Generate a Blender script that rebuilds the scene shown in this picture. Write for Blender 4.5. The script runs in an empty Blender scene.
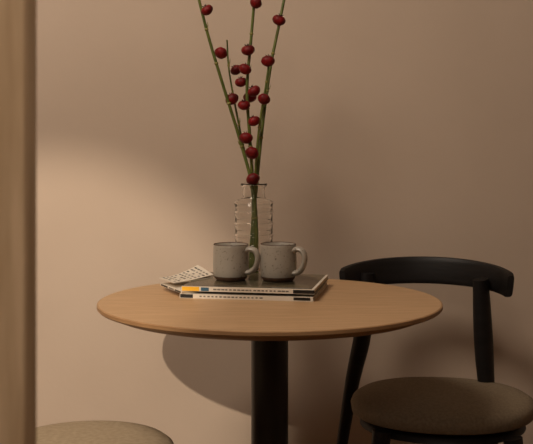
import bpy, bmesh, math, random
from mathutils import Vector, Matrix
random.seed(4)
sc=bpy.context.scene
sc.view_settings.view_transform='Standard'
CAMD=2.5; F=1143.0; CH=1.14
def W(px,py,y):
    d=y+CAMD
    return Vector(((px-266.5)*d/F, y, CH-(py-122)*d/F))
def lin(c):
    return tuple(((v/255)/12.92 if v/255<=0.04045 else ((v/255+0.055)/1.055)**2.4) for v in c)+(1,)
def mat(name,col,rough=0.6,metal=0,noise=None,col2=None,bump=0,bscale=50,spec=0.5,stretch=(1,1,1),detail=4,ramp=(0.35,0.65),trans=0):
    m=bpy.data.materials.new(name); m.use_nodes=True
    nt=m.node_tree; b=nt.nodes['Principled BSDF']
    b.inputs['Base Color'].default_value=lin(col)
    b.inputs['Roughness'].default_value=rough; b.inputs['Metallic'].default_value=metal
    b.inputs['Specular IOR Level'].default_value=spec
    b.inputs['Transmission Weight'].default_value=trans
    tc=nt.nodes.new('ShaderNodeTexCoord'); mp=nt.nodes.new('ShaderNodeMapping')
    mp.inputs['Scale'].default_value=stretch
    nt.links.new(tc.outputs['Object'],mp.inputs['Vector'])
    if noise:
        n=nt.nodes.new('ShaderNodeTexNoise'); n.inputs['Scale'].default_value=noise; n.inputs['Detail'].default_value=detail
        r=nt.nodes.new('ShaderNodeValToRGB')
        r.color_ramp.elements[0].position=ramp[0]; r.color_ramp.elements[1].position=ramp[1]
        r.color_ramp.elements[0].color=lin(col); r.color_ramp.elements[1].color=lin(col2)
        nt.links.new(mp.outputs[0],n.inputs['Vector']); nt.links.new(n.outputs['Fac'],r.inputs[0]); nt.links.new(r.outputs[0],b.inputs['Base Color'])
    if bump:
        n2=nt.nodes.new('ShaderNodeTexNoise'); n2.inputs['Scale'].default_value=bscale; n2.inputs['Detail'].default_value=3
        bp=nt.nodes.new('ShaderNodeBump'); bp.inputs['Strength'].default_value=bump; bp.inputs['Distance'].default_value=0.003
        nt.links.new(mp.outputs[0],n2.inputs['Vector']); nt.links.new(n2.outputs['Fac'],bp.inputs['Height']); nt.links.new(bp.outputs[0],b.inputs['Normal'])
    return m
M_wall=mat('plaster_wall',(202,182,163),0.85,noise=3,col2=(207,187,168),bump=0.12,bscale=60,spec=0.2)
M_ceil=mat('ceiling_paint',(200,190,175),0.9)
M_floor=mat('floor_wood',(120,90,62),0.5,noise=6,col2=(95,68,45),stretch=(1,8,1))
M_table=mat('table_oak',(198,162,122),0.42,noise=9,col2=(182,146,106),stretch=(1.2,14,1),bump=0.05,bscale=40,detail=6)
M_tedge=mat('table_edge_oak',(176,138,98),0.5,noise=14,col2=(158,120,82),stretch=(1,1,10))
M_black=mat('black_metal',(28,24,22),0.38,metal=0.0)
M_bwood=mat('black_stained_ash',(27,24,24),0.5,noise=12,col2=(19,17,16),stretch=(1,1,6),bump=0.1,bscale=30,spec=0.35)
M_seat=mat('olive_upholstery',(136,122,102),0.8,noise=160,col2=(122,108,88),bump=0.2,bscale=350,spec=0.3)
M_seat2=mat('taupe_upholstery',(164,147,122),0.8,noise=90,col2=(150,133,108),bump=0.12,bscale=300,spec=0.3)
M_pillar=mat('pillar_wood',(206,176,142),0.65,noise=7,col2=(180,150,116),stretch=(9,9,0.8),detail=6,bump=0.1,bscale=12,spec=0.3)
M_glaze=mat('speckled_glaze',(112,102,90),0.32,noise=190,col2=(160,152,140),ramp=(0.29,0.40),detail=6)
M_clay=mat('bare_brown_clay',(92,66,48),0.75,noise=90,col2=(70,50,38),bump=0.2,bscale=120)
M_stem=mat('stem_green',(104,112,46),0.55,noise=30,col2=(76,90,34))
M_node=mat('stem_bract',(128,122,56),0.6)
M_berry=mat('red_berry',(130,9,15),0.55,noise=40,col2=(84,6,10),spec=0.3)
M_tip=mat('berry_calyx',(60,20,14),0.7)
M_white=mat('magazine_paper',(228,218,202),0.5,noise=8,col2=(216,206,190))
M_page=mat('page_block',(205,190,165),0.8,noise=60,col2=(176,160,138),stretch=(0.1,0.1,25))
M_cover=mat('dark_glossy_cover',(62,56,44),0.22,noise=14,col2=(108,98,76),ramp=(0.42,0.58))
M_ink=mat('black_ink',(22,20,20),0.4)
M_gink=mat('grey_ink',(110,105,98),0.5)
M_yel=mat('yellow_ink',(240,180,36),0.5)
M_blue=mat('teal_ink',(50,90,115),0.5)
g=bpy.data.materials.new('clear_glass'); g.use_nodes=True
b=g.node_tree.nodes['Principled BSDF']; b.inputs['Transmission Weight'].default_value=1; b.inputs['Roughness'].default_value=0.02; b.inputs['IOR'].default_value=1.45
b.inputs['Base Color'].default_value=(0.99,0.985,0.97,1)
M_glass=g

def link(me,name,mats,parent=None,smooth=True,angle=40):
    ob=bpy.data.objects.new(name,me); sc.collection.objects.link(ob)
    for m in (mats if isinstance(mats,(list,tuple)) else [mats]): me.materials.append(m)
    if smooth:
        for p in me.polygons: p.use_smooth=True
        try: me.set_sharp_from_angle(angle=math.radians(angle))
        except Exception: pass
    if parent: ob.parent=parent
    return ob
def empty(name,loc=(0,0,0)):
    e=bpy.data.objects.new(name,None); sc.collection.objects.link(e); e.empty_display_size=0.05
    return e
def fin(bm,name):
    bmesh.ops.recalc_face_normals(bm,faces=bm.faces)
    me=bpy.data.meshes.new(name); bm.to_mesh(me); bm.free(); return me
def lathe(name,prof,mats,c=(0,0,0),seg=96,parent=None,closed=False,mi=None,sx=1,sy=1,rz=0,angle=40):
    bm=bmesh.new(); rings=[]
    for r,z in prof:
        if r<1e-6: rings.append([bm.verts.new((c[0],c[1],c[2]+z))])
        else:
            ring=[]
            for i in range(seg):
                a=2*math.pi*i/seg; x=r*sx*math.cos(a); y=r*sy*math.sin(a)
                ring.append(bm.verts.new((c[0]+x*math.cos(rz)-y*math.sin(rz),c[1]+x*math.sin(rz)+y*math.cos(rz),c[2]+z)))
            rings.append(ring)
    prs=list(zip(rings,rings[1:]))
    if closed: prs.append((rings[-1],rings[0]))
    for k,(A,B) in enumerate(prs):
        for i in range(seg):
            j=(i+1)%seg
            if len(A)==1 and len(B)==1: break
            if len(A)==1: f=bm.faces.new((A[0],B[i],B[j]))
            elif len(B)==1: f=bm.faces.new((A[i],A[j],B[0]))
            else: f=bm.faces.new((A[i],A[j],B[j],B[i]))
            if mi: f.material_index=mi(k)
    return link(fin(bm,name),name,mats,parent,angle=angle)
def cr(pts,n=6):
    pts=[Vector(p) for p in pts]; P=[pts[0]*2-pts[1]]+pts+[pts[-1]*2-pts[-2]]; out=[]
    for i in range(1,len(P)-2):
        for k in range(n):
            t=k/n; a,b_,c,d=P[i-1],P[i],P[i+1],P[i+2]
            out.append(0.5*((2*b_)+(c-a)*t+(2*a-5*b_+4*c-d)*t*t+(3*b_-a-3*c+d)*t**3))
    out.append(pts[-1]); return out
def tube_bm(bm,pts,rad,seg=12,flat=(1,1),mi=0,up=None):
    n=len(pts); prev=None; rings=[]
    for i,p in enumerate(pts):
        t=(pts[min(i+1,n-1)]-pts[max(i-1,0)]).normalized()
        if up is not None: u=(up-t*up.dot(t)).normalized()
        elif prev is None:
            u=t.orthogonal().normalized()
        else: u=(prev-t*prev.dot(t)).normalized()
        prev=u; v=t.cross(u)
        r=rad(i/(n-1)) if callable(rad) else rad
        rings.append([bm.verts.new(p+u*math.cos(2*math.pi*k/seg)*r*flat[0]+v*math.sin(2*math.pi*k/seg)*r*flat[1]) for k in range(seg)])
    for A,B in zip(rings,rings[1:]):
        for k in range(seg):
            f=bm.faces.new((A[k],A[(k+1)%seg],B[(k+1)%seg],B[k])); f.material_index=mi
    for R in (rings[0],rings[-1]):
        f=bm.faces.new(R); f.material_index=mi
def tube(name,pts,rad,mats,parent=None,**k):
    bm=bmesh.new(); tube_bm(bm,[Vector(p) for p in pts],rad,**k); return link(fin(bm,name),name,mats,parent)
def box(name,lo,hi,mats,parent=None,bev=0.0):
    bm=bmesh.new(); bmesh.ops.create_cube(bm,size=1)
    for v in bm.verts:
        v.co=Vector([(lo[i]+hi[i])/2+v.co[i]*(hi[i]-lo[i]) for i in range(3)])
    if bev: bmesh.ops.bevel(bm,geom=bm.edges[:],offset=bev,segments=3,affect='EDGES',profile=0.5)
    return link(fin(bm,name),name,mats,parent)

# ---------- room ----------
WY=0.62
box('wall_back',(-2.6,WY,0),(2.6,WY+0.12,2.8),M_wall)
box('wall_left',(-2.72,-4.6,0),(-2.6,WY+0.12,2.8),M_wall)
box('wall_right',(2.6,-4.6,0),(2.72,WY+0.12,2.8),M_wall)
box('wall_front',(-2.72,-4.72,0),(2.72,-4.6,2.8),M_wall)
box('floor',(-2.72,-4.72,-0.1),(2.72,WY+0.12,0),M_floor)
box('ceiling',(-2.72,-4.72,2.8),(2.72,WY+0.12,2.9),M_ceil)
box('baseboard_back',(-2.6,WY-0.015,0),(2.6,WY,0.09),M_wall,bev=0.003)
# wooden partition post in the foreground
pl=box('wooden_pillar',(-0.36,-1.525,0),(-0.2065,-1.47,2.8),M_pillar,bev=0.004)

# ---------- table ----------
T=empty('round_cafe_table'); TX=0.007; R=0.374
lathe('table_top',[(0,0.75),(R-0.003,0.75),(R,0.7485),(R+0.0005,0.742),(R-0.003,0.7385),(R-0.035,0.726),(R-0.05,0.724),(0,0.724)],[M_table,M_tedge],c=(TX,0,0),seg=160,parent=T,mi=lambda k:0 if k<1 else 1,angle=25)
lathe('column',[(0,0.02),(0.0405,0.02),(0.0405,0.712),(0,0.712)],M_black,c=(TX,0,0),seg=64,parent=T)
lathe('top_plate',[(0,0.712),(0.12,0.712),(0.12,0.7245),(0,0.7245)],M_black,c=(TX,0,0),parent=T)
lathe('base_plate',[(0,0),(0.22,0),(0.22,0.012),(0.2,0.02),(0.045,0.026),(0,0.026)],M_black,c=(TX,0,0),parent=T)

# ---------- magazines ----------
def magazine(name,A,u,v,L,Wd,z,th,cover,deco,curl=None):
    e=empty(name); u=Vector((u[0],u[1],0)).normalized(); v=Vector((v[0],v[1],0)).normalized()
    A=Vector((A[0],A[1],0))
    def slab(nm,a0,a1,b0,b1,z0,z1,m,cu=False):
        bm=bmesh.new(); N=14
        top=[];bot=[]
        for i in range(N+1):
            tr=[];br=[]
            for j in range(N+1):
                a=a0+(a1-a0)*i/N; b_=b0+(b1-b0)*j/N
                p=A+u*a+v*b_; dz=curl(a,b_) if (curl and cu) else 0
                tr.append(bm.verts.new((p.x,p.y,z1+dz))); br.append(bm.verts.new((p.x,p.y,z0+dz)))
            top.append(tr);bot.append(br)
        for i in range(N):
            for j in range(N):
                bm.faces.new((top[i][j],top[i+1][j],top[i+1][j+1],top[i][j+1]))
                bm.faces.new((bot[i][j],bot[i][j+1],bot[i+1][j+1],bot[i+1][j]))
        for i in range(N):
            for X in (0,N):
                bm.faces.new((top[i][X],bot[i][X],bot[i+1][X],top[i+1][X]))
                bm.faces.new((top[X][i],bot[X][i],bot[X][i+1],top[X][i+1]))
        return link(fin(bm,nm),nm,m,e,angle=30)
    c=0.0006
    slab('back_cover',0,L,0,Wd,z,z+c,cover)
    slab('pages',0.001,L-0.002,0.001,Wd-0.002,z+c,z+th-c,M_page)
    slab('front_cover',0,L,0,Wd,z+th-c,z+th,cover,True)
    for k,(kind,a0,a1,b0,b1,m) in enumerate(deco):
        if kind=='spine': slab('spine_print_%d'%k,a0,a1,-0.0008-(0.0003 if k else 0),0.0,z+b0*th,z+b1*th,m)
        else: slab('cover_print_%d'%k,a0,a1,b0,b1,z+th,z+th+0.0003,m,True)
    return e
UF=(0.984,-0.18); UV=(0.18,0.984)
TH=0.0098
dec=[('spine',0,0.298,0,1,M_white),('spine',0.001,0.03,0.1,0.9,M_ink)]
for i in range(16):
    a=0.045+i*0.009; dec.append(('spine',a,a+0.004+0.003*random.random(),0.35,0.65,M_gink))
dec.append(('spine',0.255,0.292,0.2,0.85,M_ink))
magazine('magazine',(-0.192,0.033),UF,UV,0.298,0.25,0.7502,TH,M_white,dec)
u2=Vector((0.42,-0.91)); v2=Vector((0.91,0.42))
z2=0.7502+TH+0.0005
dec=[('spine',0,0.142,0,1,M_white),('spine',0.006,0.05,0.15,0.85,M_ink),('spine',0.06,0.09,0.2,0.8,M_gink),('spine',0.098,0.135,0.15,0.85,M_ink)]
magazine('magazine',(-0.246,0.155),u2,v2,0.142,0.23,z2,0.005,M_white,dec)
z3=z2+0.0055
dec=[('spine',0,0.297,0,1,M_white),('spine',0.001,0.040,0.05,1.0,M_yel),('spine',0.044,0.062,0.1,0.9,M_blue)]
for i in range(19):
    a=0.072+i*0.009; dec.append(('spine',a,a+0.004+0.004*random.random(),0.35,0.65,M_gink))
dec+=[('spine',0.25,0.297,0.1,0.9,M_ink),('top',0,0.296,0,0.005,M_white),('top',0.290,0.296,0.005,0.248,M_white),('top',0.2,0.28,0.014,0.022,M_gink)]
magazine('magazine',(-0.188,0.033),UF,UV,0.296,0.248,z3,TH,M_cover,dec)
ZM=z3+TH+0.0004
# white printed brochure on top, left, its far corner curling up
dec=[]
for i in range(5):
    for j in range(9):
        if random.random()<0.75:
            dec.append(('top',0.006+i*0.0165,0.006+i*0.0165+random.uniform(0.006,0.013),0.008+j*0.013,0.0130+j*0.013,random.choice([M_gink,M_gink,M_ink])))
magazine('brochure',(-0.250,0.158),(0.45,-0.89),(0.66,0.75),0.092,0.128,ZM,0.0016,M_white,dec,curl=lambda a,b_:0.018*max(0,(b_-0.03)/0.098)**1.6*max(0,1-a/0.14))

# ---------- mugs ----------
def mug(x,y,z,ang,s=1.0):
    e=empty('coffee_mug')
    prof=[(0,0.0),(0.033,0.0),(0.0355,0.002),(0.0380,0.005),(0.0398,0.010),(0.0415,0.019),(0.0425,0.035),(0.042,0.06),(0.0415,0.078),(0.0412,0.083),(0.0402,0.0845),(0.0388,0.083),(0.0385,0.06),(0.0385,0.03),(0.036,0.013),(0.03,0.008),(0,0.007)]
    lathe('body',[(r*s,h*s) for r,h in prof],[M_glaze,M_clay],c=(x,y,z),seg=64,parent=e,mi=lambda k:1 if k<4 or k in (9,10) else 0,angle=60)
    d=Vector((math.cos(ang),math.sin(ang),0)); o=Vector((x,y,z))
    pts=[(0.038,0.070),(0.050,0.074),(0.063,0.069),(0.068,0.052),(0.062,0.032),(0.051,0.021),(0.039,0.019)]
    P=cr([o+d*a*s+Vector((0,0,h*s)) for a,h in pts],6)
    side=Vector((-math.sin(ang),math.cos(ang),0))
    tube('handle',P,lambda t:0.0056+0.0012*abs(2*t-1),M_glaze,e,seg=14,flat=(1.6,1.0),up=side)
mug(-0.082,0.138,ZM,math.radians(-22),0.98)
mug(0.027,0.128,ZM,math.radians(-28),1.0)

# ---------- vase + berry branches ----------
VX,VY=-0.031,0.30
e=empty('glass_vase')
outer=[(0.0,0.0),(0.040,0.0),(0.0455,0.003),(0.047,0.009)]
for z0 in (0.03,0.058,0.086,0.114,0.142,0.170):
    outer+=[(0.0462,z0-0.007),(0.0460,z0-0.004),(0.0472,z0-0.0022),(0.0484,z0),(0.0472,z0+0.0022),(0.0460,z0+0.004)]
outer+=[(0.0465,0.186),(0.048,0.191),(0.047,0.195),(0.041,0.199),(0.031,0.202),(0.0275,0.206),(0.0265,0.222),(0.0275,0.230),(0.032,0.234),(0.033,0.237),(0.032,0.2395)]
inner=[(0.028,0.239),(0.0250,0.233),(0.0240,0.222),(0.025,0.206),(0.028,0.2005),(0.039,0.1965),(0.0435,0.192),(0.0438,0.18),(0.0436,0.12),(0.0436,0.05),(0.0436,0.012),(0.040,0.006),(0.0,0.0055)]
lathe('bottle',outer+inner,M_glass,c=(VX,VY,0.7502),seg=72,parent=e,angle=80)
br=empty('red_berry_branches')
def branch(name,pts,r0=0.0046,r1=0.0034):
    P=cr([W(px,py,VY+dy) for px,py,dy in pts],8)
    bm=bmesh.new(); tube_bm(bm,P,lambda t:r0+(r1-r0)*t,seg=10)
    L=len(P)
    for i in range(5,L-2,6):
        t=(P[i+1]-P[i-1]).normalized(); r=r0+(r1-r0)*i/L
        tube_bm(bm,[P[i]-t*0.003,P[i],P[i]+t*0.003],lambda q:r*(1.0+0.45*(1-abs(2*q-1))),seg=10,mi=1)
        s=t.orthogonal().normalized(); s.rotate(Matrix.Rotation(random.random()*6.28,3,t))
        tube_bm(bm,[P[i],P[i]+t*0.008+s*(r+0.002),P[i]+t*0.017+s*(r+0.0035)],lambda q:0.0022*(1-q*0.8),seg=6,mi=1)
    link(fin(bm,name),name,[M_stem,M_node],br)
branch('stem_1',[(257,274,0.0),(255,235,0.0),(253,190,-0.004),(240,140,0.0),(222,82,-0.02),(208,35,-0.03),(197,-8,-0.04)])
branch('stem_2',[(254,274,-0.015),(254,235,0.0),(252,190,0.01),(244,150,0.015),(236,110,0.02),(229,70,0.03),(227,40,0.035)],0.0036,0.002)
branch('stem_3',[(252,274,0.0),(253,235,0.008),(253,190,0.004),(250,140,-0.02),(247,90,-0.03),(251,40,-0.03),(255,-8,-0.03)])
branch('stem_4',[(250,274,0.01),(252,235,0.005),(256,190,0.0),(262,130,0.0),(270,70,0.01),(278,30,0.02),(286,-10,0.03)])
branch('stem_5',[(256,274,0.012),(257,235,-0.01),(255,190,-0.01),(257,150,-0.03),(261,115,-0.04),(266,85,-0.045),(269,62,-0.045)],0.0036,0.0025)
berries=[(207,10,-.045,197+5),(256,3,-.045,0),(279,20,.02,0),(221,53,-.03,0),(248,50,-.04,0),(268,61,-.05,0),(236,70,.02,0),(245,69,-.04,0),(241,82,-.02,0),(254,91,-.045,0),(232,99,.0,0),(264,99,-.05,0),(244,105,-.035,0),(254,121,-.04,0),(246,138,-.02,0),(252,153,-.03,0),(253,179,-.02,0),(250,97,.02,0)]
def berry(px,py,dy,k):
    c=W(px,py,VY+dy); r=random.uniform(0.0142,0.0168)
    bm=bmesh.new(); nu,nv=30,14
    ax=Matrix.Rotation(random.uniform(-0.6,0.6),3,'Y')@Matrix.Rotation(random.uniform(-0.9,0.3),3,'X')
    rings=[]
    for j in range(nv+1):
        th=math.pi*j/nv; ring=[]
        for i in range(nu):
            ph=2*math.pi*i/nu
            rr=r*(1+0.09*abs(math.cos(3*ph))*math.sin(th)-0.05)
            z=r*0.84*math.cos(th)-(0.3*r*math.exp(-(th/0.4)**2))
            ring.append(bm.verts.new(c+ax@Vector((rr*math.sin(th)*math.cos(ph),rr*math.sin(th)*math.sin(ph),z))))
        rings.append(ring)
    for A,B in zip(rings,rings[1:]):
        for i in range(nu): bm.faces.new((A[i],A[(i+1)%nu],B[(i+1)%nu],B[i]))
    bmesh.ops.remove_doubles(bm,verts=bm.verts,dist=1e-6)
    for q in range(5):
        a=q*2*math.pi/5
        p=[c+ax@Vector((0.1*r*math.cos(a),0.1*r*math.sin(a),0.5*r)),c+ax@Vector((0.25*r*math.cos(a),0.25*r*math.sin(a),0.8*r)),c+ax@Vector((0.42*r*math.cos(a),0.42*r*math.sin(a),0.92*r))]
        tube_bm(bm,p,lambda t:0.0018*(1-0.7*t),seg=6,mi=1)
    link(fin(bm,'berry_%d'%k),'berry_%d'%k,[M_berry,M_tip],br,angle=80)
for k,(a,b_,c,_) in enumerate(berries): berry(a,b_,c,k)

# ---------- chair (right) ----------
ch=empty('dining_chair')
yaw=math.radians(-13)
CC=Vector((0.419,0.225,0))
BO=Vector((-0.049,0.0,0))
def L2W(x,y,z):
    return Vector((CC.x+BO.x+x*math.cos(yaw)-y*math.sin(yaw),CC.y+x*math.sin(yaw)+y*math.cos(yaw),z))
def seat(name,parent,c,rx,ry,zt,th,rz,m,power=2.3):
    bm=bmesh.new(); seg=96; rings=[]
    prof=[(0.0,0.0),(0.3,0.0),(0.6,-0.001),(0.8,-0.003),(0.92,-0.008),(0.98,-0.016),(1.0,-0.026),(0.985,-th+0.004),(0.95,-th),(0.0,-th)]
    for r,z in prof:
        if r==0: rings.append([bm.verts.new((c[0],c[1],zt+z))]); continue
        ring=[]
        for i in range(seg):
            a=2*math.pi*i/seg; ca,sa=math.cos(a),math.sin(a)
            x=rx*r*math.copysign(abs(ca)**(2/power),ca); y=ry*r*math.copysign(abs(sa)**(2/power),sa)
            ring.append(bm.verts.new((c[0]+x*math.cos(rz)-y*math.sin(rz),c[1]+x*math.sin(rz)+y*math.cos(rz),zt+z)))
        rings.append(ring)
    for A,B in zip(rings,rings[1:]):
        for i in range(seg):
            j=(i+1)%seg
            if len(A)==1: bm.faces.new((A[0],B[i],B[j]))
            elif len(B)==1: bm.faces.new((A[i],A[j],B[0]))
            else: bm.faces.new((A[i],A[j],B[j],B[i]))
    return link(fin(bm,name),name,m,parent,angle=60)
seat('seat_cushion',ch,(CC.x,CC.y),0.217,0.208,0.498,0.05,yaw,M_seat,2.15)
seat('seat_frame',ch,(CC.x,CC.y),0.195,0.185,0.448,0.03,yaw,M_bwood,2.15)
bm=bmesh.new(); N=48; rings=[]
A0=math.radians(76)
for i in range(N+1):
    t=-1+2*i/N; a=t*A0
    x=0.205*math.sin(a)/math.sin(A0); y=0.045+0.19*math.cos(a)
    nx,ny=math.sin(a),math.cos(a)
    zt=0.792-0.020*t*t; hgt=0.055+0.010*(1-abs(t)**2); zb=zt-hgt-0.004
    thk=0.019
    sec=[]
    cz=(zt+zb)/2; hh=(zt-zb)/2; e_=1.0
    if abs(t)>0.96: e_=0.86
    for k in range(16):
        an=2*math.pi*k/16; cx=math.copysign(abs(math.cos(an))**0.45,math.cos(an))*thk/2*e_; cy=math.copysign(abs(math.sin(an))**0.45,math.sin(an))*hh*e_
        lean=(cy)*0.12
        sec.append(bm.verts.new(L2W(x+nx*(cx+lean),y+ny*(cx+lean),cz+cy)))
    rings.append(sec)
for A,B in zip(rings,rings[1:]):
    for k in range(16): bm.faces.new((A[k],A[(k+1)%16],B[(k+1)%16],B[k]))
bm.faces.new(rings[0]); bm.faces.new(rings[-1])
link(fin(bm,'backrest'),'backrest',M_bwood,ch)
def leg(nm,pts,r,p=ch,m=M_bwood):
    tube(nm,cr(pts,6),r,m,p,seg=20,flat=(1.15,0.9))
leg('leg_back_left',[(0.258,0.415,0.755),(0.246,0.42,0.60),(0.213,0.42,0.44),(0.15,0.47,0.0)],lambda t:0.0175+0.006*math.sin(math.pi*min(1,t*1.3))*1.0-0.004*t)
leg('leg_back_right',[(0.531,0.335,0.75),(0.540,0.345,0.60),(0.552,0.35,0.44),(0.60,0.39,0.0)],lambda t:0.0195+0.006*math.sin(math.pi*min(1,t*1.3))-0.004*t)
leg('leg_front_left',[(0.262,0.09,0.44),(0.245,0.08,0.3),(0.215,0.055,0.0)],lambda t:0.022-0.008*t)
leg('leg_front_right',[(0.545,0.03,0.44),(0.56,0.02,0.3),(0.585,-0.01,0.0)],lambda t:0.022-0.008*t)

# ---------- stool (left) ----------
st=empty('upholstered_stool')
SX,SY=-0.362,-0.195
seat('seat_cushion',st,(SX,SY),0.178,0.188,0.501,0.05,0.2,M_seat2,2.05)
seat('seat_frame',st,(SX,SY),0.16,0.165,0.451,0.028,0.2,M_bwood,2.05)
for k in range(4):
    a=math.radians(40+90*k); dx,dy=math.cos(a),math.sin(a)
    leg('leg_%d'%(k+1),[(SX+dx*0.12,SY+dy*0.12,0.435),(SX+dx*0.14,SY+dy*0.14,0.2),(SX+dx*0.165,SY+dy*0.165,0.0)],lambda t:0.019-0.006*t,st)

# ---------- lights ----------
def light(name,kind,loc,target,energy,col,**k):
    l=bpy.data.lights.new(name,kind); l.energy=energy; l.color=col
    for a,b_ in k.items(): setattr(l,a,b_)
    o=bpy.data.objects.new(name,l); sc.collection.objects.link(o); o.location=loc
    o.rotation_euler=(Vector(target)-Vector(loc)).to_track_quat('-Z','Y').to_euler(); return o
light('spot_lamp','SPOT',(-0.86,-3.5,2.15),(-0.58,0.62,0.43),330,(1,0.84,0.66),spot_size=math.radians(17.5),spot_blend=0.5,shadow_soft_size=0.015)
light('added_fill_light','AREA',(-0.8,-0.9,2.7),(-0.3,0.5,0.9),36,(1,0.85,0.70),shape='DISK',size=0.8)  # added broad warm fill from above, not a fixture of the room
light('added_fill_light','AREA',(-0.5,-3.6,2.7),(-0.3,0,0.6),15,(1,0.85,0.70),shape='DISK',size=0.8)  # second fill, added behind the camera to lift the pillar side
light('pillar_fill_spot','SPOT',(0.45,-2.7,2.6),(-0.30,-1.5,1.06),68,(1,0.85,0.69),spot_size=math.radians(17),spot_blend=0.8,shadow_soft_size=0.05)  # invented spot, added only to brighten the dark faces of the post
w=bpy.data.worlds.new('World'); sc.world=w; w.use_nodes=True
w.node_tree.nodes['Background'].inputs[0].default_value=(1,0.8,0.6,1); w.node_tree.nodes['Background'].inputs[1].default_value=0.05

cam=bpy.data.cameras.new('camera'); co=bpy.data.objects.new('camera',cam); sc.collection.objects.link(co)
co.location=(0,-CAMD,CH); co.rotation_euler=(math.radians(90),0,0)
cam.sensor_width=36; cam.lens=36*F/533; cam.shift_y=-100/533
cam.dof.use_dof=True; cam.dof.focus_distance=2.6; cam.dof.aperture_fstop=11
cam.clip_start=0.02
sc.camera=co
